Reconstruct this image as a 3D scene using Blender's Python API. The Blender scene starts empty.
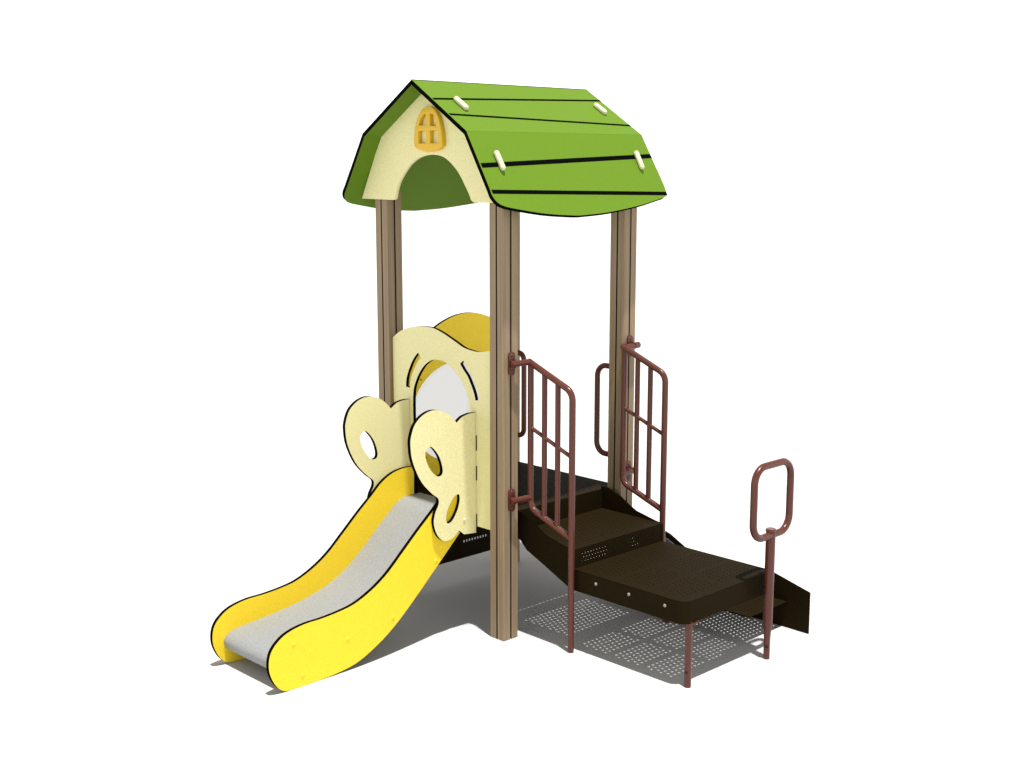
import bpy, bmesh, math
from mathutils import Vector as V, Matrix

sc = bpy.context.scene
col = sc.collection

# ------------------------------------------------------------------ materials
def mat(name, base, rough=.5, spec=.5, speck=0.0, sscale=350, bump=0.0, bscale=400, coat=0.0):
    m = bpy.data.materials.new(name); m.use_nodes = True
    nt = m.node_tree; b = nt.nodes['Principled BSDF']
    b.inputs['Base Color'].default_value = (*base, 1)
    b.inputs['Roughness'].default_value = rough
    b.inputs['Specular IOR Level'].default_value = spec
    b.inputs['Coat Weight'].default_value = coat
    tc = nt.nodes.new('ShaderNodeTexCoord')
    if speck:
        n = nt.nodes.new('ShaderNodeTexNoise'); n.inputs['Scale'].default_value = sscale
        n.inputs['Detail'].default_value = 3
        nt.links.new(tc.outputs['Object'], n.inputs['Vector'])
        r = nt.nodes.new('ShaderNodeValToRGB')
        r.color_ramp.elements[0].position = .3; r.color_ramp.elements[1].position = .7
        r.color_ramp.elements[0].color = (*[c * (1 - speck) for c in base], 1)
        r.color_ramp.elements[1].color = (*[min(1, c * (1 + speck)) for c in base], 1)
        nt.links.new(n.outputs['Fac'], r.inputs['Fac'])
        nt.links.new(r.outputs['Color'], b.inputs['Base Color'])
    if bump:
        n2 = nt.nodes.new('ShaderNodeTexNoise'); n2.inputs['Scale'].default_value = bscale
        nt.links.new(tc.outputs['Object'], n2.inputs['Vector'])
        bp = nt.nodes.new('ShaderNodeBump'); bp.inputs['Strength'].default_value = bump
        bp.inputs['Distance'].default_value = .002
        nt.links.new(n2.outputs['Fac'], bp.inputs['Height'])
        nt.links.new(bp.outputs['Normal'], b.inputs['Normal'])
    return m

M = {}
M['cream'] = mat('cream_plastic', (.74, .69, .36), .55, .25, .09, 130, .5, 170)
M['yellow'] = mat('yellow_plastic', (.86, .625, .030), .5, .2, .07, 130, .35, 170)
M['green'] = mat('green_plastic', (.101, .193, .0080), .55, .2, .04, 120, .15, 260)
M['black'] = mat('black_edge', (.003, .003, .003), .8, .0)
M['gold'] = mat('golden_yellow_plastic', (.66, .40, .006), .4, .5, .05, 120, .15, 200)
M['grey'] = mat('grey_slide_sheet', (.240, .246, .248), .5, .3, .15, 130, .6, 150)
M['brown'] = mat('brown_deck_coating', (.0125, .0080, .0026), .72, .03, .15, 200, .3, 300)
M['red'] = mat('brown_red_powder_coat', (.088, .0235, .0155), .3, .32, .08, 300, .1, 300, .08)
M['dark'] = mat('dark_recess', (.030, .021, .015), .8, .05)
M['capcream'] = mat('cream_cap', (.62, .59, .40), .35, .5)
M['steel'] = mat('bolt_steel', (.24, .225, .185), .4, .4)
M['plate'] = mat('grey_shade_plate', (.09, .095, .103), .5, .3)  # grey stands in for shade below the side plate's upper edge

# ribbed wood composite for the posts: streaks along the length
def wood():
    m = bpy.data.materials.new('wood_composite'); m.use_nodes = True
    nt = m.node_tree; b = nt.nodes['Principled BSDF']
    tc = nt.nodes.new('ShaderNodeTexCoord'); mp = nt.nodes.new('ShaderNodeMapping')
    mp.inputs['Scale'].default_value = (170, 170, 1.3)
    n = nt.nodes.new('ShaderNodeTexNoise'); n.inputs['Scale'].default_value = 1; n.inputs['Detail'].default_value = 5
    nt.links.new(tc.outputs['Object'], mp.inputs['Vector']); nt.links.new(mp.outputs['Vector'], n.inputs['Vector'])
    r = nt.nodes.new('ShaderNodeValToRGB')
    r.color_ramp.elements[0].position = .3; r.color_ramp.elements[1].position = .72
    r.color_ramp.elements[0].color = (.195, .138, .082, 1); r.color_ramp.elements[1].color = (.315, .232, .146, 1)
    nt.links.new(n.outputs['Fac'], r.inputs['Fac']); nt.links.new(r.outputs['Color'], b.inputs['Base Color'])
    bp = nt.nodes.new('ShaderNodeBump'); bp.inputs['Strength'].default_value = .35; bp.inputs['Distance'].default_value = .002
    nt.links.new(n.outputs['Fac'], bp.inputs['Height']); nt.links.new(bp.outputs['Normal'], b.inputs['Normal'])
    b.inputs['Roughness'].default_value = .6; b.inputs['Specular IOR Level'].default_value = .3
    return m
M['wood'] = wood()

def acrylic():
    m = bpy.data.materials.new('clear_acrylic'); m.use_nodes = True
    nt = m.node_tree; nt.nodes.clear()
    o = nt.nodes.new('ShaderNodeOutputMaterial'); mx = nt.nodes.new('ShaderNodeMixShader')
    t = nt.nodes.new('ShaderNodeBsdfTransparent'); t.inputs['Color'].default_value = (.575, .575, .58, 1)
    g = nt.nodes.new('ShaderNodeBsdfGlossy'); g.inputs['Roughness'].default_value = .08
    g.inputs['Color'].default_value = (.8, .8, .8, 1)
    mx.inputs['Fac'].default_value = .06
    nt.links.new(t.outputs[0], mx.inputs[1]); nt.links.new(g.outputs[0], mx.inputs[2]); nt.links.new(mx.outputs[0], o.inputs['Surface'])
    return m
M['acrylic'] = acrylic()

g = mat('white_ground', (.52, .52, .515), .95, .0)
M['ground'] = g

# ------------------------------------------------------------------ helpers
def tag(o, label=None, cat=None, group=None, kind=None):
    if label: o['label'] = label
    if cat: o['category'] = cat
    if group: o['group'] = group
    if kind: o['kind'] = kind
    return o

def link(name, me, parent=None):
    o = bpy.data.objects.new(name, me); col.objects.link(o)
    if parent: o.parent = parent
    return o

def mesh_obj(name, bm, mats, parent=None, smooth=None):
    bm.normal_update()
    me = bpy.data.meshes.new(name); bm.to_mesh(me); bm.free()
    for m in mats: me.materials.append(M[m])
    if smooth:
        for p in me.polygons: p.use_smooth = True
        me.set_sharp_from_angle(angle=math.radians(smooth))
    return link(name, me, parent)

def catmull(pts, closed=True, n=6, sharp=()):
    """dense smooth outline through pts; indices in sharp stay corners"""
    out = []; N = len(pts)
    rng = range(N) if closed else range(N - 1)
    for i in rng:
        p1 = V(pts[i]).to_2d(); p2 = V(pts[(i + 1) % N]).to_2d()
        p0 = V(pts[(i - 1) % N]).to_2d() if (closed or i > 0) else p1
        p3 = V(pts[(i + 2) % N]).to_2d() if (closed or i < N - 2) else p2
        if i in sharp: p0 = p1 - (p2 - p1) * .35
        if (i + 1) % N in sharp: p3 = p2 + (p2 - p1) * .35
        t1 = (p2 - p0) * .5; t2 = (p3 - p1) * .5
        L = (p2 - p1).length
        if t1.length > 1.4 * L: t1 *= 1.4 * L / t1.length
        if t2.length > 1.4 * L: t2 *= 1.4 * L / t2.length
        for k in range(n):
            t = k / n
            h = (2*t**3-3*t*t+1)*p1 + (t**3-2*t*t+t)*t1 + (-2*t**3+3*t*t)*p2 + (t**3-t*t)*t2
            out.append((h.x, h.y))
    if not closed: out.append(tuple(V(pts[-1]).to_2d()))
    return out

def fillet(pts, r, closed=True, n=6):
    """round polygon corners; r number or list per corner"""
    out = []; N = len(pts)
    d = len(pts[0])
    for i in range(N):
        rr = r[i] if isinstance(r, (list, tuple)) else r
        p = V(pts[i])
        if (not closed and i in (0, N - 1)) or rr <= 0:
            out.append(tuple(p)); continue
        a = V(pts[i - 1]) - p; b = V(pts[(i + 1) % N]) - p
        la, lb = a.length, b.length; a.normalize(); b.normalize()
        ang = a.angle(b)
        if ang > 3.1: out.append(tuple(p)); continue
        t = min(rr / math.tan(ang / 2), la * .49, lb * .49); R = t * math.tan(ang / 2)
        c = p + (a + b).normalized() * (R / math.sin(ang / 2))
        s = p + a * t - c; e = p + b * t - c
        for k in range(n + 1):
            f = k / n; th = s.angle(e)
            if th < 1e-4: q = s
            else: q = (s * math.sin((1 - f) * th) + e * math.sin(f * th)) / math.sin(th)
            out.append(tuple(c + q))
    return out

def ellipse(cx, cy, a, b, rot=0, n=40):
    return [(cx + a*math.cos(t)*math.cos(rot) - b*math.sin(t)*math.sin(rot),
             cy + a*math.cos(t)*math.sin(rot) + b*math.sin(t)*math.cos(rot))
            for t in [2*math.pi*k/n for k in range(n)]]

def sheet_bm(outlines, org, U, W, th, bevel=0.0, face=0, edge=1):
    """flat plate: outline + holes in (u, w), from plane org, thickness th along U x W (centred)"""
    cu = bpy.data.curves.new('t', 'CURVE'); cu.dimensions = '2D'; cu.fill_mode = 'BOTH'
    cu.extrude = th / 2 - bevel
    if bevel: cu.bevel_depth = bevel; cu.bevel_resolution = 1; cu.offset = -bevel
    for ol in outlines:
        s = cu.splines.new('POLY'); s.points.add(len(ol) - 1)
        for k, p in enumerate(ol): s.points[k].co = (p[0], p[1], 0, 1)
        s.use_cyclic_u = True
    ob = bpy.data.objects.new('t', cu); col.objects.link(ob)
    dg = bpy.context.evaluated_depsgraph_get(); dg.update()
    me = bpy.data.meshes.new_from_object(ob.evaluated_get(dg))
    bpy.data.objects.remove(ob); bpy.data.curves.remove(cu)
    bm = bmesh.new(); bm.from_mesh(me); bpy.data.meshes.remove(me)
    bmesh.ops.remove_doubles(bm, verts=bm.verts, dist=1e-6)
    bm.normal_update()
    for f in bm.faces: f.material_index = face if abs(f.normal.z) > .9 else edge
    U = V(U).normalized(); W = V(W).normalized(); Nn = U.cross(W)
    Mx = Matrix(((U.x, W.x, Nn.x, org[0]), (U.y, W.y, Nn.y, org[1]), (U.z, W.z, Nn.z, org[2]), (0, 0, 0, 1)))
    bm.transform(Mx)
    return bm

def join(a, b):
    me = bpy.data.meshes.new('t'); b.to_mesh(me); b.free(); a.from_mesh(me); bpy.data.meshes.remove(me)
    return a

def box(bm, x0, x1, y0, y1, z0, z1, mi=0):
    vs = [bm.verts.new((x, y, z)) for x in (x0, x1) for y in (y0, y1) for z in (z0, z1)]
    for q in ((0,1,3,2), (4,6,7,5), (0,4,5,1), (2,3,7,6), (0,2,6,4), (1,5,7,3)):
        f = bm.faces.new([vs[i] for i in q]); f.material_index = mi

def sweep(bm, pts, r, closed=False, seg=16, mi=0, cap=True):
    """tube along pts (3-D); r number or list"""
    P = [V(p) for p in pts]
    Q = [P[0]]
    RR = [r[0] if isinstance(r, (list, tuple)) else r]
    for i, p in enumerate(P[1:], 1):
        if (p - Q[-1]).length > 1e-5:
            Q.append(p); RR.append(r[i] if isinstance(r, (list, tuple)) else r)
    P = Q; N = len(P)
    T = []
    for i in range(N):
        if closed: t = P[(i+1) % N] - P[i-1]
        elif i == 0: t = P[1] - P[0]
        elif i == N-1: t = P[-1] - P[-2]
        else: t = (P[i+1]-P[i]).normalized() + (P[i]-P[i-1]).normalized()
        T.append(t.normalized())
    up = V((0,0,1)) if abs(T[0].z) < .9 else V((1,0,0))
    nrm = (up - T[0]*up.dot(T[0])).normalized()
    rings = []
    for i in range(N):
        if i:
            q = T[i-1].rotation_difference(T[i]); nrm = q @ nrm
            nrm = (nrm - T[i]*nrm.dot(T[i])).normalized()
        bn = T[i].cross(nrm)
        rings.append([bm.verts.new(P[i] + (nrm*math.cos(a)+bn*math.sin(a))*RR[i]) for a in [2*math.pi*k/seg for k in range(seg)]])
    for i in range(N if closed else N-1):
        A = rings[i]; B = rings[(i+1) % N]
        off = 0
        if closed and i == N-1:
            off = min(range(seg), key=lambda o: (B[o].co - A[0].co).length)
        for k in range(seg):
            f = bm.faces.new((A[k], A[(k+1)%seg], B[(k+1+off)%seg], B[(k+off)%seg])); f.material_index = mi
    if cap and not closed:
        f = bm.faces.new(rings[0][::-1]); f.material_index = mi
        f = bm.faces.new(rings[-1]); f.material_index = mi

def tube(name, pts, r, parent, m='red', closed=False, seg=16):
    bm = bmesh.new(); sweep(bm, pts, r, closed, seg)
    return mesh_obj(name, bm, [m], parent, 50)

def dome(name, c, n, r, parent, m, h=.55):
    """flattened dome cap standing on a surface at c with normal n"""
    bm = bmesh.new(); bmesh.ops.create_uvsphere(bm, u_segments=16, v_segments=8, radius=r)
    bmesh.ops.delete(bm, geom=[v for v in bm.verts if v.co.z < -1e-5], context='VERTS')
    bmesh.ops.scale(bm, vec=(1, 1, h), verts=bm.verts)
    q = V((0,0,1)).rotation_difference(V(n).normalized())
    bm.transform(Matrix.Translation(c) @ q.to_matrix().to_4x4())
    return mesh_obj(name, bm, [m], parent, 60)

def perf(bm, x0, x1, y0, y1, pitch, hr, fn, th=.004, mi=0, stagger=True, seg=8):
    """perforated sheet filling the rectangle; fn maps (u, v, w) to 3-D"""
    ny = max(1, round((y1-y0)/pitch)); py = (y1-y0)/ny
    nx = max(1, round((x1-x0)/pitch)); px = (x1-x0)/nx
    cache = {}
    def vert(u, v, w):
        k = (round(u, 5), round(v, 5), round(w, 5))
        if k not in cache: cache[k] = bm.verts.new(fn(u, v, w))
        return cache[k]
    def face(vs):
        f = bm.faces.new(vs); f.material_index = mi
    for j in range(ny):
        off = px/2 if (stagger and j % 2) else 0
        b0, b1 = y0+j*py, y0+(j+1)*py; cy = (b0+b1)/2
        cells = [(x0+off+i*px, x0+off+(i+1)*px) for i in range(nx-(1 if off else 0))]
        if off:
            for (a0, a1) in ((x0, x0+off), (x1-off, x1)):
                for w, fl in ((0, 0), (-th, 1)):
                    q = [vert(a0,b0,w), vert(a1,b0,w), vert(a1,b1,w), vert(a0,b1,w)]
                    face(q[::-1] if fl else q)
        for a0, a1 in cells:
            cx = (a0+a1)/2
            sq = [(a1,cy),(a1,b1),(cx,b1),(a0,b1),(a0,cy),(a0,b0),(cx,b0),(a1,b0)]
            hl = [(cx+hr*math.cos(k*math.pi/4), cy+hr*math.sin(k*math.pi/4)) for k in range(8)]
            for k in range(8):
                k2 = (k+1) % 8
                face([vert(*hl[k],0), vert(*sq[k],0), vert(*sq[k2],0), vert(*hl[k2],0)])
                face([vert(*hl[k2],-th), vert(*sq[k2],-th), vert(*sq[k],-th), vert(*hl[k],-th)])
                face([vert(*hl[k],-th), vert(*hl[k],0), vert(*hl[k2],0), vert(*hl[k2],-th)])

X, Y, Z = (1,0,0), (0,1,0), (0,0,1)

# ------------------------------------------------------------------ the setting
bm = bmesh.new()
bmesh.ops.create_grid(bm, x_segments=1, y_segments=1, size=400)
gr = mesh_obj('ground', bm, ['ground']); tag(gr, kind='structure')

# ------------------------------------------------------------------ the play structure
root = bpy.data.objects.new('play_structure', None); col.objects.link(root)
root.location = (0, 0, 0)
tag(root, 'playground tower with green barn roof, yellow slide and brown perforated steps', 'playground set')

# posts -----------------------------------------------------------
h = .056; gw = .0055; gd = .012; ch = .002
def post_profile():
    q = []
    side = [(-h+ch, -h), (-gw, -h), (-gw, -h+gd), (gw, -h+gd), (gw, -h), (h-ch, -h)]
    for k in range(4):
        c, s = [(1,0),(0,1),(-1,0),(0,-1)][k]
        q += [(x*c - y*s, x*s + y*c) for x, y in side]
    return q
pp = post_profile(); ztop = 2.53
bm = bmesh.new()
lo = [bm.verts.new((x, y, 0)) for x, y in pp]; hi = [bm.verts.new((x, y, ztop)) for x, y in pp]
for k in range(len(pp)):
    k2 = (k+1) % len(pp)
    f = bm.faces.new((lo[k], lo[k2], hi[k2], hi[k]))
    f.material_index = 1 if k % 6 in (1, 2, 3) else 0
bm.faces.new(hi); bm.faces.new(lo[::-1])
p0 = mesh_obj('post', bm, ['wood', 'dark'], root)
for (x, y) in ((0, 1), (1, 0), (1, 1)):
    c = p0.copy(); col.objects.link(c); c.location = (x, y, 0)

# roof ------------------------------------------------------------
TH = .024
A = V((0, .52, 3.155)); B = V((0, .07, 2.868)); D = V((0, -.145, 2.51))
XL, XR = -.208, 1.234
def roof_panel(top, bot, lower, mirror, lines, dowels, name='roof_panel'):
    s = (bot - top); L = s.length; s.normalize()
    if lower:
        # u runs along the ridge, w down the slope; curved lower edge
        ol = [(XL, 0), (XR, 0), (XR+.002, .35), (XR-.006, .418), (1.19, .434), (1.144, .443), (.937, .482), (.651, .518), (.45, .530), (.35, .531), (.125, .512),
              (-.082, .476), (-.155, .458), (-.192, .435), (-.21, .395), (-.209, .35)]
        outl = catmull(ol, n=5, sharp=(0, 1, 2, 3))
    else:
        outl = [(XL, -.002), (XR-.008, -.002), (XR, L+.001), (XL, L+.001)]
    sw = -s if False else s
    U = V(X); nrm = U.cross(s)          # plate normal
    outward = nrm if nrm.z > 0 else -nrm
    org = top - outward * (TH/2)
    bm = sheet_bm([outl], org, U, s, TH)
    o = mesh_obj(name, bm, ['green', 'black'], root)
    for (a, b, w) in lines:
        gb = bmesh.new()
        pa = top + U*a[0] + s*a[1]; pb = top + U*b[0] + s*b[1]
        d = (pb-pa).normalized(); sd = d.cross(outward).normalized()
        vs = []
        for q in (pa, pb):
            for e in (-1, 1):
                for k in (-.001, .0012): vs.append(gb.verts.new(q + sd*e*w/2 + outward*k))
        for f in ((0,1,3,2), (4,6,7,5), (0,4,5,1), (2,3,7,6), (0,2,6,4), (1,5,7,3)): gb.faces.new([vs[i] for i in f])
        bmesh.ops.recalc_face_normals(gb, faces=gb.faces)
        mesh_obj('groove', gb, ['black'], o)
    for (a, b) in dowels:
        gb = bmesh.new()
        pa = top + U*a[0] + s*a[1] + outward*.014; pb = top + U*b[0] + s*b[1] + outward*.014
        d = (pb-pa).normalized(); r = .0165; pts = []; rr = []
        for t, k in ((0, .35), (.25, .75), (.6, .95), (1, 1)): pts.append(pa + d*r*t); rr.append(r*k)
        pts += [pb - d*r*t for t in (1, .6, .25, 0)]; rr += [r, r*.95, r*.75, r*.35]
        sweep(gb, pts, rr, seg=14)
        mesh_obj('peg', gb, ['capcream'], o, 40)
    return o
upper_lines = [((-.2, .205), (1.228, .136), .018), ((-.2, .365), (1.231, .429), .018)]
lower_lines = [((-.2, .212), (1.234, .149), .028), ((-.2, .371), (1.226, .409), .024)]
upeg = [((-.05, .207), (-.046, .326)), ((1.100, .206), (1.106, .314))]
lpeg = [((-.068, .130), (-.066, .250)), ((1.090, .124), (1.084, .248))]
def mir(v): return V((v.x, 1.04-v.y, v.z))
roof_panel(A, B, False, False, upper_lines, upeg)
roof_panel(B, D, True, False, lower_lines, lpeg)
roof_panel(mir(A), mir(B), False, True, upper_lines, upeg)
roof_panel(mir(B), mir(D), True, True, lower_lines, lpeg)

# gable walls -----------------------------------------------------
def gable(x, window):
    k = .026
    arch = [(.855, 2.485), (.835, 2.497), (.820, 2.545), (.790, 2.600), (.725, 2.668), (.66, 2.712), (.585, 2.738), (.50, 2.746),
            (.41, 2.735), (.34, 2.700), (.275, 2.645), (.225, 2.58), (.19, 2.53), (.172, 2.498), (.150, 2.485)]
    arc = catmull(arch, closed=False, n=4)
    ol = [(1.152, 2.487), (.960, 2.852), (.52, 3.124), (.080, 2.852), (-.114, 2.487)]
    ol = ol + arc[::-1]
    bm = sheet_bm([ol], (x, 0, 0), Y, Z, .022, face=0, edge=0)
    gw_ = mesh_obj('gable_wall', bm, ['cream'], root)
    if window:
        def q(zx, zy): return (.5-(zx-224)/906, 3.012-(zy-200)/1382)
        fo = [q(224,200), q(262,212), q(296,262), q(318,330), q(332,420), q(334,500), q(300,530), q(225,545), q(150,530), q(113,503),
              q(114,420), q(128,330), q(155,262), q(186,215)]
        fo = catmull(fo, n=5, sharp=(5, 9))
        hs = [fillet([q(150,345), q(206,338), q(206,252), q(186,262), q(163,300)], .006),
              fillet([q(240,252), q(240,345), q(290,352), q(280,300), q(264,262)], .006),
              fillet([q(149,385), q(206,385), q(206,480), q(149,480)], .006),
              fillet([q(240,385), q(298,385), q(298,478), q(240,480)], .006)]
        wb = sheet_bm([fo] + hs, (x-.011-.014, 0, 0), Y, Z, .028, bevel=.004, face=0, edge=0)
        mesh_obj('window_frame', wb, ['gold'], gw_, 40)
    return gw_
gable(-.071, True)
gable(1.071, False)

# cream entrance panel on the slide side --------------------------
top = [(.939, 1.657), (.90, 1.683), (.85, 1.709), (.775, 1.733), (.70, 1.746), (.625, 1.751), (.56, 1.748), (.48, 1.728),
       (.375, 1.690), (.295, 1.660), (.213, 1.649), (.155, 1.651), (.058, 1.669)]
ol = catmull(top, closed=False, n=5) + [(.058, .628), (.939, .628)]
hole = catmull([(.755, 1.17), (.752, 1.335), (.722, 1.421), (.667, 1.498), (.604, 1.546), (.543, 1.564), (.468, 1.561), (.415, 1.538), (.346, 1.490),
                (.297, 1.438), (.262, 1.374), (.243, 1.298), (.238, 1.17)], closed=False, n=5, sharp=()) + [(.238, .70), (.757, .70)]
def slit(c, w):
    L = catmull(c, closed=False, n=5); a = []; b = []
    for i, p in enumerate(L):
        d = (V(L[min(i+1, len(L)-1)]) - V(L[max(i-1, 0)])).normalized(); nn = V((-d.y, d.x))
        a.append(tuple(V(p)+nn*w)); b.append(tuple(V(p)-nn*w))
    return fillet(a + b[::-1], .9*w, n=3) if False else a + b[::-1]
sl = slit([(.690, 1.575), (.722, 1.545), (.752, 1.505), (.778, 1.457), (.795, 1.415), (.800, 1.368)], .019)
srr = slit([(.315, 1.575), (.290, 1.545), (.255, 1.512), (.225, 1.467), (.198, 1.417), (.183, 1.370)], .017)
bm = sheet_bm([ol, hole, fillet(sl, .016, n=4), fillet(srr, .018, n=4)], (-.021, 0, 0), Y, Z, .022)
panel = mesh_obj('entrance_panel', bm, ['cream', 'black'], root)
for z0, z1 in ((1.165, 1.075), (.985, .90), (.70, .628)):   # solid dark boxes coloured as the shade in slots the side wings hook into
    bm = bmesh.new(); box(bm, -.0335, -.030, .189, .1985, z1, z0); mesh_obj('slot_shade', bm, ['dark'], panel)
    bm = bmesh.new(); box(bm, -.0335, -.030, .8075, .817, z1, z0); mesh_obj('slot_shade', bm, ['dark'], panel)

# curly side wings -------------------------------------------------
wing = [(-.034, 1.296), (-.077, 1.298), (-.130, 1.289), (-.155, 1.277), (-.182, 1.259), (-.232, 1.308), (-.290, 1.339), (-.361, 1.353), (-.432, 1.336), (-.492, 1.290),
        (-.522, 1.221), (-.525, 1.170), (-.515, 1.100), (-.484, 1.022), (-.440, .950), (-.372, .881), (-.327, .845), (-.324, .810), (-.350, .764), (-.361, .710), (-.344, .650),
        (-.308, .603), (-.265, .586), (-.213, .595), (-.168, .628), (-.130, .598), (-.034, .588)]
wing_ol = catmull(wing, n=5, sharp=(0, 4, 24, 25, 26))
h2 = catmull([(-.376, 1.150), (-.415, 1.129), (-.413, 1.079), (-.380, 1.018), (-.333, .974), (-.296, .979), (-.292, 1.018), (-.320, 1.091)], n=5)
h3 = catmull([(-.170, .842), (-.210, .829), (-.255, .769), (-.268, .715), (-.256, .687), (-.219, .699), (-.179, .755), (-.163, .809)], n=5)
sq = lambda L: [(-.034 + (a + .034)*.984, b) for a, b in L]
wing_ol, h2, h3 = sq(wing_ol), sq(h2), sq(h3)
for y in (.2095, .7965):
    bm = sheet_bm([wing_ol, h2, h3], (0, y, 0), X, Z, .025)
    w = mesh_obj('wing_panel', bm, ['cream', 'black'], root)
    if y < .5:
        dome('bolt_cap', (-.125, .1968, .684), (0,-1,0), .011, w, 'cream')
    else:
        dome('bolt_cap', (-.115, .8075, .690), (0,1,0), .016, w, 'cream')

# slide ------------------------------------------------------------
bed = [(.02, .712), (-.06, .714), (-.115, .708), (-.170, .684), (-.225, .638), (-.30, .575), (-.41, .475), (-.52, .385), (-.63, .318), (-.75, .272),
       (-.90, .236), (-1.05, .214), (-1.20, .199), (-1.31, .187), (-1.362, .168), (-1.385, .135), (-1.375, .098), (-1.345, .072), (-1.30, .062)]
bl = catmull(bed, closed=False, n=4)
bm = bmesh.new(); rows = []
for i, p in enumerate(bl):
    d = (V(bl[min(i+1, len(bl)-1)]) - V(bl[max(i-1, 0)])).normalized(); nn = V((d.y, -d.x))
    if nn.y > 0 and i < 60: nn = -nn
    q = V(p) + V((-d.y, d.x)) * .006
    rows.append([bm.verts.new((p[0], .2415, p[1])), bm.verts.new((p[0], .7610, p[1])), bm.verts.new((q.x, .7610, q.y)), bm.verts.new((q.x, .2415, q.y))])
for a, b in zip(rows, rows[1:]):
    for k in range(4):
        bm.faces.new((a[k], a[(k+1) % 4], b[(k+1) % 4], b[k]))
bm.faces.new(rows[0]); bm.faces.new(rows[-1][::-1])
bmesh.ops.recalc_face_normals(bm, faces=bm.faces)
slide = mesh_obj('slide', bm, ['grey'], root, 40)
side = [(-.033, .884), (-.10, .888), (-.195, .871), (-.28, .827), (-.352, .764), (-.455, .678), (-.567, .578), (-.68, .480), (-.79, .412), (-.905, .365),
        (-1.01, .347), (-1.12, .338), (-1.22, .336), (-1.31, .322), (-1.375, .296), (-1.430, .248), (-1.452, .190), (-1.448, .122), (-1.415, .052),
        (-1.368, .010), (-1.31, .0015), (-1.20, .0015), (-1.06, .006), (-.91, .026), (-.777, .080), (-.644, .160), (-.507, .271), (-.370, .395), (-.225, .528),
        (-.135, .612), (-.033, .70)]
so = catmull(side, n=4, sharp=(0, 29, 30))
for y in (.231, .7715):
    bm = sheet_bm([so], (0, y, 0), X, Z, .024)
    o = mesh_obj('side_panel', bm, ['yellow', 'black'], slide)
caps = [(-.325, .478), (-.64, .222), (-.955, .180), (-1.30, .245), (-1.25, .060)]
for x, z in caps:
    dome('bolt_cap', (x, .2208, z), (0,-1,0), .013, slide, 'yellow', .5)
    dome('bolt_cap', (x, .7817, z), (0,1,0), .013, slide, 'yellow', .5)

# yellow wall on the far side -----------------------------------------
yt = [(.058, 1.600), (.12, 1.608), (.20, 1.628), (.30, 1.679), (.38, 1.717), (.48, 1.747), (.58, 1.757), (.66, 1.750), (.74, 1.729), (.83, 1.695), (.942, 1.650)]
ol = catmull(yt, closed=False, n=5) + [(.942, .700), (.058, .700)]
pane_r = (.385, .325)
bm = sheet_bm([ol, ellipse(.5, 1.133, *pane_r, n=64)], (0, .955, 0), X, Z, .022)
yw = mesh_obj('side_wall', bm, ['yellow', 'black'], root)
# bulging clear window
bm = bmesh.new(); R = []
for i in range(13):
    t = i/12*math.pi/2
    R.append([bm.verts.new((.5+(pane_r[0]+.012)*math.cos(t)*math.cos(a), .969+.13*math.sin(t), 1.133+(pane_r[1]+.012)*math.cos(t)*math.sin(a)))
              for a in [2*math.pi*k/48 for k in range(48)]] if i < 12 else [bm.verts.new((.5, 1.099, 1.133))])
for i in range(12):
    for k in range(48):
        k2 = (k+1) % 48
        bm.faces.new((R[i][k], R[i][k2], R[i+1][k2], R[i+1][k]) if i < 11 else (R[i][k], R[i][k2], R[12][0]))
mesh_obj('bubble_window', bm, ['acrylic'], yw, 80)
for a in range(8):
    t = a*math.pi/4 + .055
    dome('screw', (.5+.415*math.cos(t), .9435, 1.133+.355*math.sin(t)), (0,-1,0), .006, yw, 'dark')

# tower deck ---------------------------------------------------------
P_, HR = .0335, .0051
def flat(z): return lambda u, v, w: (u, v, z + w)
bm = bmesh.new()
zt = .708
perf(bm, .09, .97, .10, .48, P_, HR, flat(zt)); perf(bm, .09, .97, .54, .92, P_, HR, flat(zt))
fr = sheet_bm([[(.0, .06), (1.045, .06), (1.045, .94), (.0, .94)], [(.09, .10), (.97, .10), (.97, .48), (.09, .48)], [(.09, .54), (.97, .54), (.97, .92), (.09, .92)]],
              (0, 0, zt-.002), X, Y, .004, face=0, edge=0)
join(bm, fr)
deck = mesh_obj('tower_deck', bm, ['brown'], root)
bm = bmesh.new()
for (x0, x1, y0, y1) in ((0, 1.045, .06, .066), (0, 1.045, .934, .94), (1.039, 1.045, .066, .934), (0, .006, .066, .934)):
    box(bm, x0, x1, y0, y1, zt-.085, zt-.0045)
mesh_obj('deck_rim', bm, ['brown'], deck)
# skirt below the yellow wall, with a row of slots
bm = bmesh.new()
fn = lambda u, v, w: (u, .95 - w, v)
box(bm, .06, .94, .948, .952, .140, .244); box(bm, .06, .94, .948, .952, .260, .62)
box(bm, .06, .53, .9482, .9518, .244, .260); box(bm, .76, .94, .9482, .9518, .244, .260)
xs = .53
while xs < .755:
    box(bm, xs, xs+.010, .948, .952, .244, .260); xs += .0245
mesh_obj('lower_skirt', bm, ['brown'], root)

bm = bmesh.new(); box(bm, .058, .235, .936, .942, .705, .78)
mesh_obj('curb', bm, ['brown'], deck)
# steps: two treads between side skirts ----------------------------------
x0, x1 = .134, .900
st = bmesh.new()
z2, z3 = .585, .475
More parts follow.
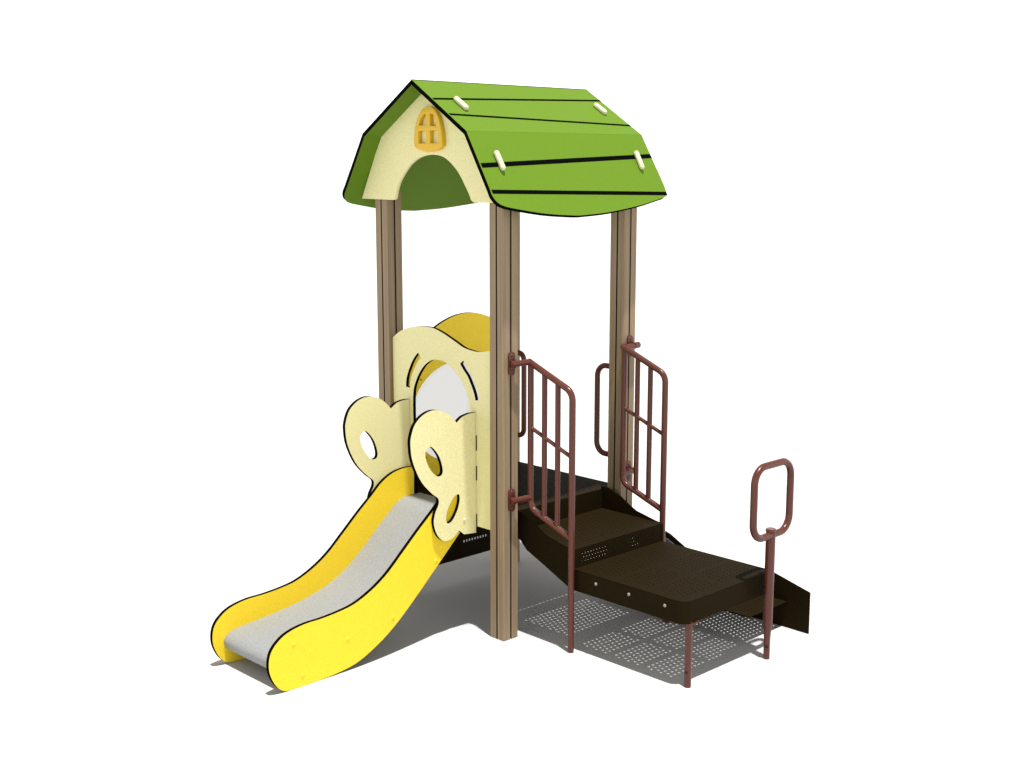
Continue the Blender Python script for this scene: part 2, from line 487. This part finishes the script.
# upper riser, upper tread, lower riser
join(st, sheet_bm([[(x0, z2-.003), (x1+.001, z2-.003), (x1+.001, zt-.004), (x0, zt-.004)]], (0, .0605, 0), X, Z, .004, face=0, edge=0))
steps = mesh_obj('steps', st, ['brown'], root)
tb = bmesh.new()
perf(tb, x0+.10, x1-.10, -.36, .01, P_, HR, flat(z2))
join(tb, sheet_bm([[(x0, -.42), (x1, -.42), (x1, .058), (x0, .058)], [(x0+.10, -.36), (x1-.10, -.36), (x1-.10, .01), (x0+.10, .01)]], (0, 0, z2-.002), X, Y, .004, face=0, edge=0))
mesh_obj('tread', tb, ['brown'], steps)
rb = bmesh.new()
perf(rb, x0+.06, x1-.06, z3+.018, z2-.026, .0235, .0036, lambda u, v, w: (u, -.420 - w, v))
join(rb, sheet_bm([[(x0, z3-.006), (x1, z3-.006), (x1, z2-.004), (x0, z2-.004)], [(x0+.06, z3+.018), (x1-.06, z3+.018), (x1-.06, z2-.026), (x0+.06, z2-.026)]], (0, -.418, 0), X, Z, .004, face=0, edge=0))
mesh_obj('riser', rb, ['brown'], steps)
sk = [(.067, .725), (.0, .722), (-.09, .690), (-.16, .650), (-.215, .622), (-.37, .590), (-.424, .583), (-.424, .352), (-.40, .357), (-.19, .449), (-.055, .505), (.0, .555), (.067, .565)]
for x in (x0-.003, x1+.003):
    sb = sheet_bm([fillet(sk, [0, .03, 0, 0, .05, 0, .012, 0, .01, 0, .04, .03, 0], n=4)], (x, 0, 0), Y, Z, .006, face=0, edge=0)
    s_ = mesh_obj('side_skirt', sb, ['brown'], steps)
for (y, z) in ((-.395, .475), (-.395, .40)):
    dome('bolt', (x0-.0065, y, z), (-1,0,0), .009, steps, 'steel')

# lower platform ---------------------------------------------------------
xa, xb, ya, yb = .134, .905, -1.205, -.4205
rect = fillet([(xa, yb), (xa, ya), (xb, ya), (xb, yb)], [0, .055, .04, 0], n=8)
blocks = []
for (u0, u1) in ((xa+.06, .505), (.530, xb-.045)):
    for (v0, v1) in ((ya+.06, -.945), (-.915, -.71), (-.68, yb-.05)):
        blocks.append((u0, u1, v0, v1))
pb = bmesh.new()
for b in blocks: perf(pb, *b, P_, HR, flat(z3))
join(pb, sheet_bm([rect] + [[(a, c), (b, c), (b, d), (a, d)] for a, b, c, d in blocks], (0, 0, z3-.002), X, Y, .004, face=0, edge=0))
plat = mesh_obj('lower_platform', pb, ['brown'], root)
rim = fillet([(xa, yb), (xa, ya), (xb, ya), (xb, yb)], [0, .055, .04, 0], closed=False, n=8)
# first & last corners stay square
rim = [(xa, yb)] + [p for p in rect if p not in ((xa, yb), (xb, yb))] + [(xb, yb)]
sb = bmesh.new()
def wall(t):
    out = []
    for i, p in enumerate(rim):
        a = V(rim[max(i-1, 0)]); b = V(rim[min(i+1, len(rim)-1)]); d = (b-a).normalized(); nn = V((-d.y, d.x))
        out.append(V(p) + nn*t)
    return out
levels = [(.0075, z3-.0005), (.003, z3-.001), (.0006, z3-.004), (0, z3-.009), (0, .352)]
outer = wall(0); 
R = []
for t, z in levels: R.append([sb.verts.new((q.x, q.y, z)) for q in wall(t)])
R.append([sb.verts.new((q.x, q.y, .352)) for q in wall(.006)]); R.append([sb.verts.new((q.x, q.y, z3-.012)) for q in wall(.0075)])
for A_, B_ in zip(R, R[1:]):
    for k in range(len(rim)-1): sb.faces.new((A_[k], A_[k+1], B_[k+1], B_[k]))
bmesh.ops.recalc_face_normals(sb, faces=sb.faces)
mesh_obj('rim', sb, ['brown'], plat, 50)
for y in (-.587, -.824, -1.070):
    dome('bolt', (xa-.0005, y, .428), (-1,0,0), .0095, plat, 'steel')

# legs of the platform ---------------------------------------------------
def leg(x, y):
    bm = bmesh.new()
    sweep(bm, [(x, y, 0), (x, y, .36)], .0185, seg=20)
    bmesh.ops.create_cone(bm, cap_ends=True, segments=24, radius1=.05, radius2=.05, depth=.008, matrix=Matrix.Translation((x+.02, y+.02, .348)))
    l = mesh_obj('support_leg', bm, ['red'], root, 40)
    dome('bolt_hole', (x-.0165, y-.0035, .085), (-1,-.25,0), .009, l, 'dark', .3)
    return l
leg(.190, -1.187); leg(.86, -.50)

# side step beyond the platform ------------------------------------------
tb = bmesh.new()
zs_ = .16
perf(tb, .935, 1.275, -1.03, -.30, .0335, .0051, flat(zs_))
join(tb, sheet_bm([[(.912, -1.05), (1.296, -1.05), (1.296, -.26), (.912, -.26)], [(.935, -1.03), (1.275, -1.03), (1.275, -.30), (.935, -.30)]], (0, 0, zs_-.002), X, Y, .004, face=0, edge=0))
ss = mesh_obj('side_step', tb, ['brown'], root)
pf = [(.05, .425), (-.05, .412), (-.11, .397), (-.164, .384), (-.286, .323), (-.50, .315), (-.94, .316), (-1.202, .250), (-1.202, .001), (-.30, .001), (.05, .001)]
gb = sheet_bm([pf], (1.30, 0, 0), Y, Z, .007, face=0, edge=0)
mesh_obj('side_plate', gb, ['brown'], ss)
gb = sheet_bm([[(.04, .375), (-.10, .362), (-.158, .346), (-.262, .300), (-.40, .29), (-.40, .24), (.04, .24)]], (1.293, 0, 0), Y, Z, .005, face=0, edge=0)
mesh_obj('shade_plate', gb, ['plate'], ss)  # added sheet, its grey colour gives the shaded tone behind the platform

# railings -----------------------------------------------------------------
def railing(x, far, yi, y1_, y2_, yo):
    tz = lambda y: 1.604 + (y - yi)*.40
    bz = lambda y: .772 + (y - yi)*.36
    o = tube('railing', fillet([(x, yi+.012, tz(yi+.012)), (x, yo, tz(yo)), (x, yo, 0.0)], [0, .07, 0], closed=False, n=8), .0182, root, seg=20)
    tube('inner_rail', fillet([(x, yi, tz(yi)), (x, yi, bz(yi)), (x, yo, bz(yo))], [0, .065, 0], closed=False, n=8), .0176, o, seg=20)
    for y in (y1_, y2_):
        tube('bar', [(x, y, bz(y)), (x, y, tz(y))], .0155, o)
    tube('cross_bar', [(x, yi, 1.238), (x, yo, 1.238 + (yo-yi)*.385)], .0115, o)
    px = 0.0 if x < .5 else 1.0; s = 1 if x < .5 else -1
    for z in (1.604, .826):
        bm = bmesh.new()
        pl_ = fillet([(px-.024, z-.066), (px+.024, z-.066), (px+.024, z+.066), (px-.024, z+.066)], .0235, n=6)
        join(bm, sheet_bm([pl_], (0, -.0620, 0), X, Z, .010, face=0, edge=0))
        zz = z + .006
        sweep(bm, [(px, -.060, z), (px, -.092, z)], .019)
        sweep(bm, [(px - s*.022, -.085, z), (px, -.089, z+.002), (x, yi-.002, zz)], .0172)
        if far:
            sweep(bm, [(px+.005, -.088, z+.004), (px+.055, -.082, z+.004)], .020)
        br = mesh_obj('bracket', bm, ['red'], o, 40)
        for dz in (-.046, .046): dome('bolt', (px, -.064, z+dz), (0,-1,0), .011, o, 'red', .7)
        dome('bolt_hole', (px-.0175, -.080, z-.008), (-1,-.25,0), .0085, o, 'dark', .25)
    # rounded tip where the top rail starts
    bm = bmesh.new(); bmesh.ops.create_uvsphere(bm, u_segments=16, v_segments=10, radius=.0182, matrix=Matrix.Translation((x, yi+.012, tz(yi+.012))))
    mesh_obj('end_cap', bm, ['red'], o, 60)
    return o
railing(.103, False, -.110, -.219, -.321, -.430); railing(.925, True, -.085, -.192, -.291, -.404)

# grab handles on the rear posts ---------------------------------------------
def handle(y0, s, d):
    yv = y0 + s*d
    pts = [(1.0, y0+s*.05, 1.462), (1.0, yv, 1.462), (1.0, yv, .905), (1.0, y0+s*.05, .905)]
    return tube('grab_handle', fillet(pts, [0, .07, .07, 0], closed=False, n=8), .0175, root, seg=18)
handle(1.0, -1, .150); handle(0.0, 1, .198)

# handle post at the platform corner -------------------------------------------
hx, hy = .812, -1.248
bm = bmesh.new()
zs = [(0, .0175), (.115, .0175), (.15, .020), (.20, .0265), (.732, .0265)]
sweep(bm, [(hx, hy, z) for z, r in zs], [r for z, r in zs], seg=24)
bmesh.ops.create_cone(bm, cap_ends=True, segments=24, radius1=.030, radius2=.026, depth=.012, matrix=Matrix.Translation((hx, hy, .737)))
hp = mesh_obj('handle_post', bm, ['red'], root, 35)
loop = fillet([(.640, hy-.004, .708), (.977, hy-.004, .708), (.977, hy-.004, 1.103), (.640, hy-.004, 1.103)], .088, closed=True, n=10)
tube('handle_loop', loop, .0198, hp, closed=True, seg=20)
for z in (.441, .394): dome('bolt_hole', (hx+.024, hy-.013, z), (.9,-.5,0), .008, hp, 'dark', .3)
dome('bolt_hole', (hx-.0155, hy-.009, .075), (-.9,-.5,0), .010, hp, 'dark', .3)

# ------------------------------------------------------------------ light
w = bpy.data.worlds.new('World'); sc.world = w; w.use_nodes = True
nt = w.node_tree; bg = nt.nodes['Background']
tc = nt.nodes.new('ShaderNodeTexCoord'); sp = nt.nodes.new('ShaderNodeSeparateXYZ'); r = nt.nodes.new('ShaderNodeValToRGB')
nt.links.new(tc.outputs['Generated'], sp.inputs[0]); nt.links.new(sp.outputs['Z'], r.inputs['Fac']); nt.links.new(r.outputs['Color'], bg.inputs['Color'])
e = r.color_ramp.elements
e[0].position = .15; e[0].color = (1.05, 1.05, 1.05, 1)
e[1].position = .55; e[1].color = (.245, .24, .232, 1)
bg.inputs['Strength'].default_value = 1.3

sun = bpy.data.lights.new('sun', 'SUN'); sun.energy = 4.9; sun.angle = math.radians(1.35); sun.color = (1, .985, .95)
so_ = bpy.data.objects.new('sun', sun); col.objects.link(so_)
d = V((.055, .19, -1.0)).normalized()
so_.rotation_euler = d.to_track_quat('-Z', 'Y').to_euler(); so_.location = (0, -1, 6)

# ------------------------------------------------------------------ camera
F = 1283.345; yaw = .799954617; pit = .170989555
fw = V((math.cos(yaw)*math.cos(pit), math.sin(yaw)*math.cos(pit), -math.sin(pit)))
rt = V((math.sin(yaw), -math.cos(yaw), 0)); up = rt.cross(fw)
cd = bpy.data.cameras.new('camera'); cd.sensor_width = 36; cd.lens = F*36/1024; cd.clip_start = .05; cd.clip_end = 2000
cam = bpy.data.objects.new('camera', cd); col.objects.link(cam)
cam.matrix_world = Matrix(((rt.x, up.x, -fw.x, -4.88864899), (rt.y, up.y, -fw.y, -5.0987349), (rt.z, up.z, -fw.z, 2.70234957), (0, 0, 0, 1)))
sc.camera = cam

sc.view_settings.view_transform = 'Standard'; sc.view_settings.look = 'None'
sc.view_settings.exposure = .35; sc.view_settings.gamma = 1
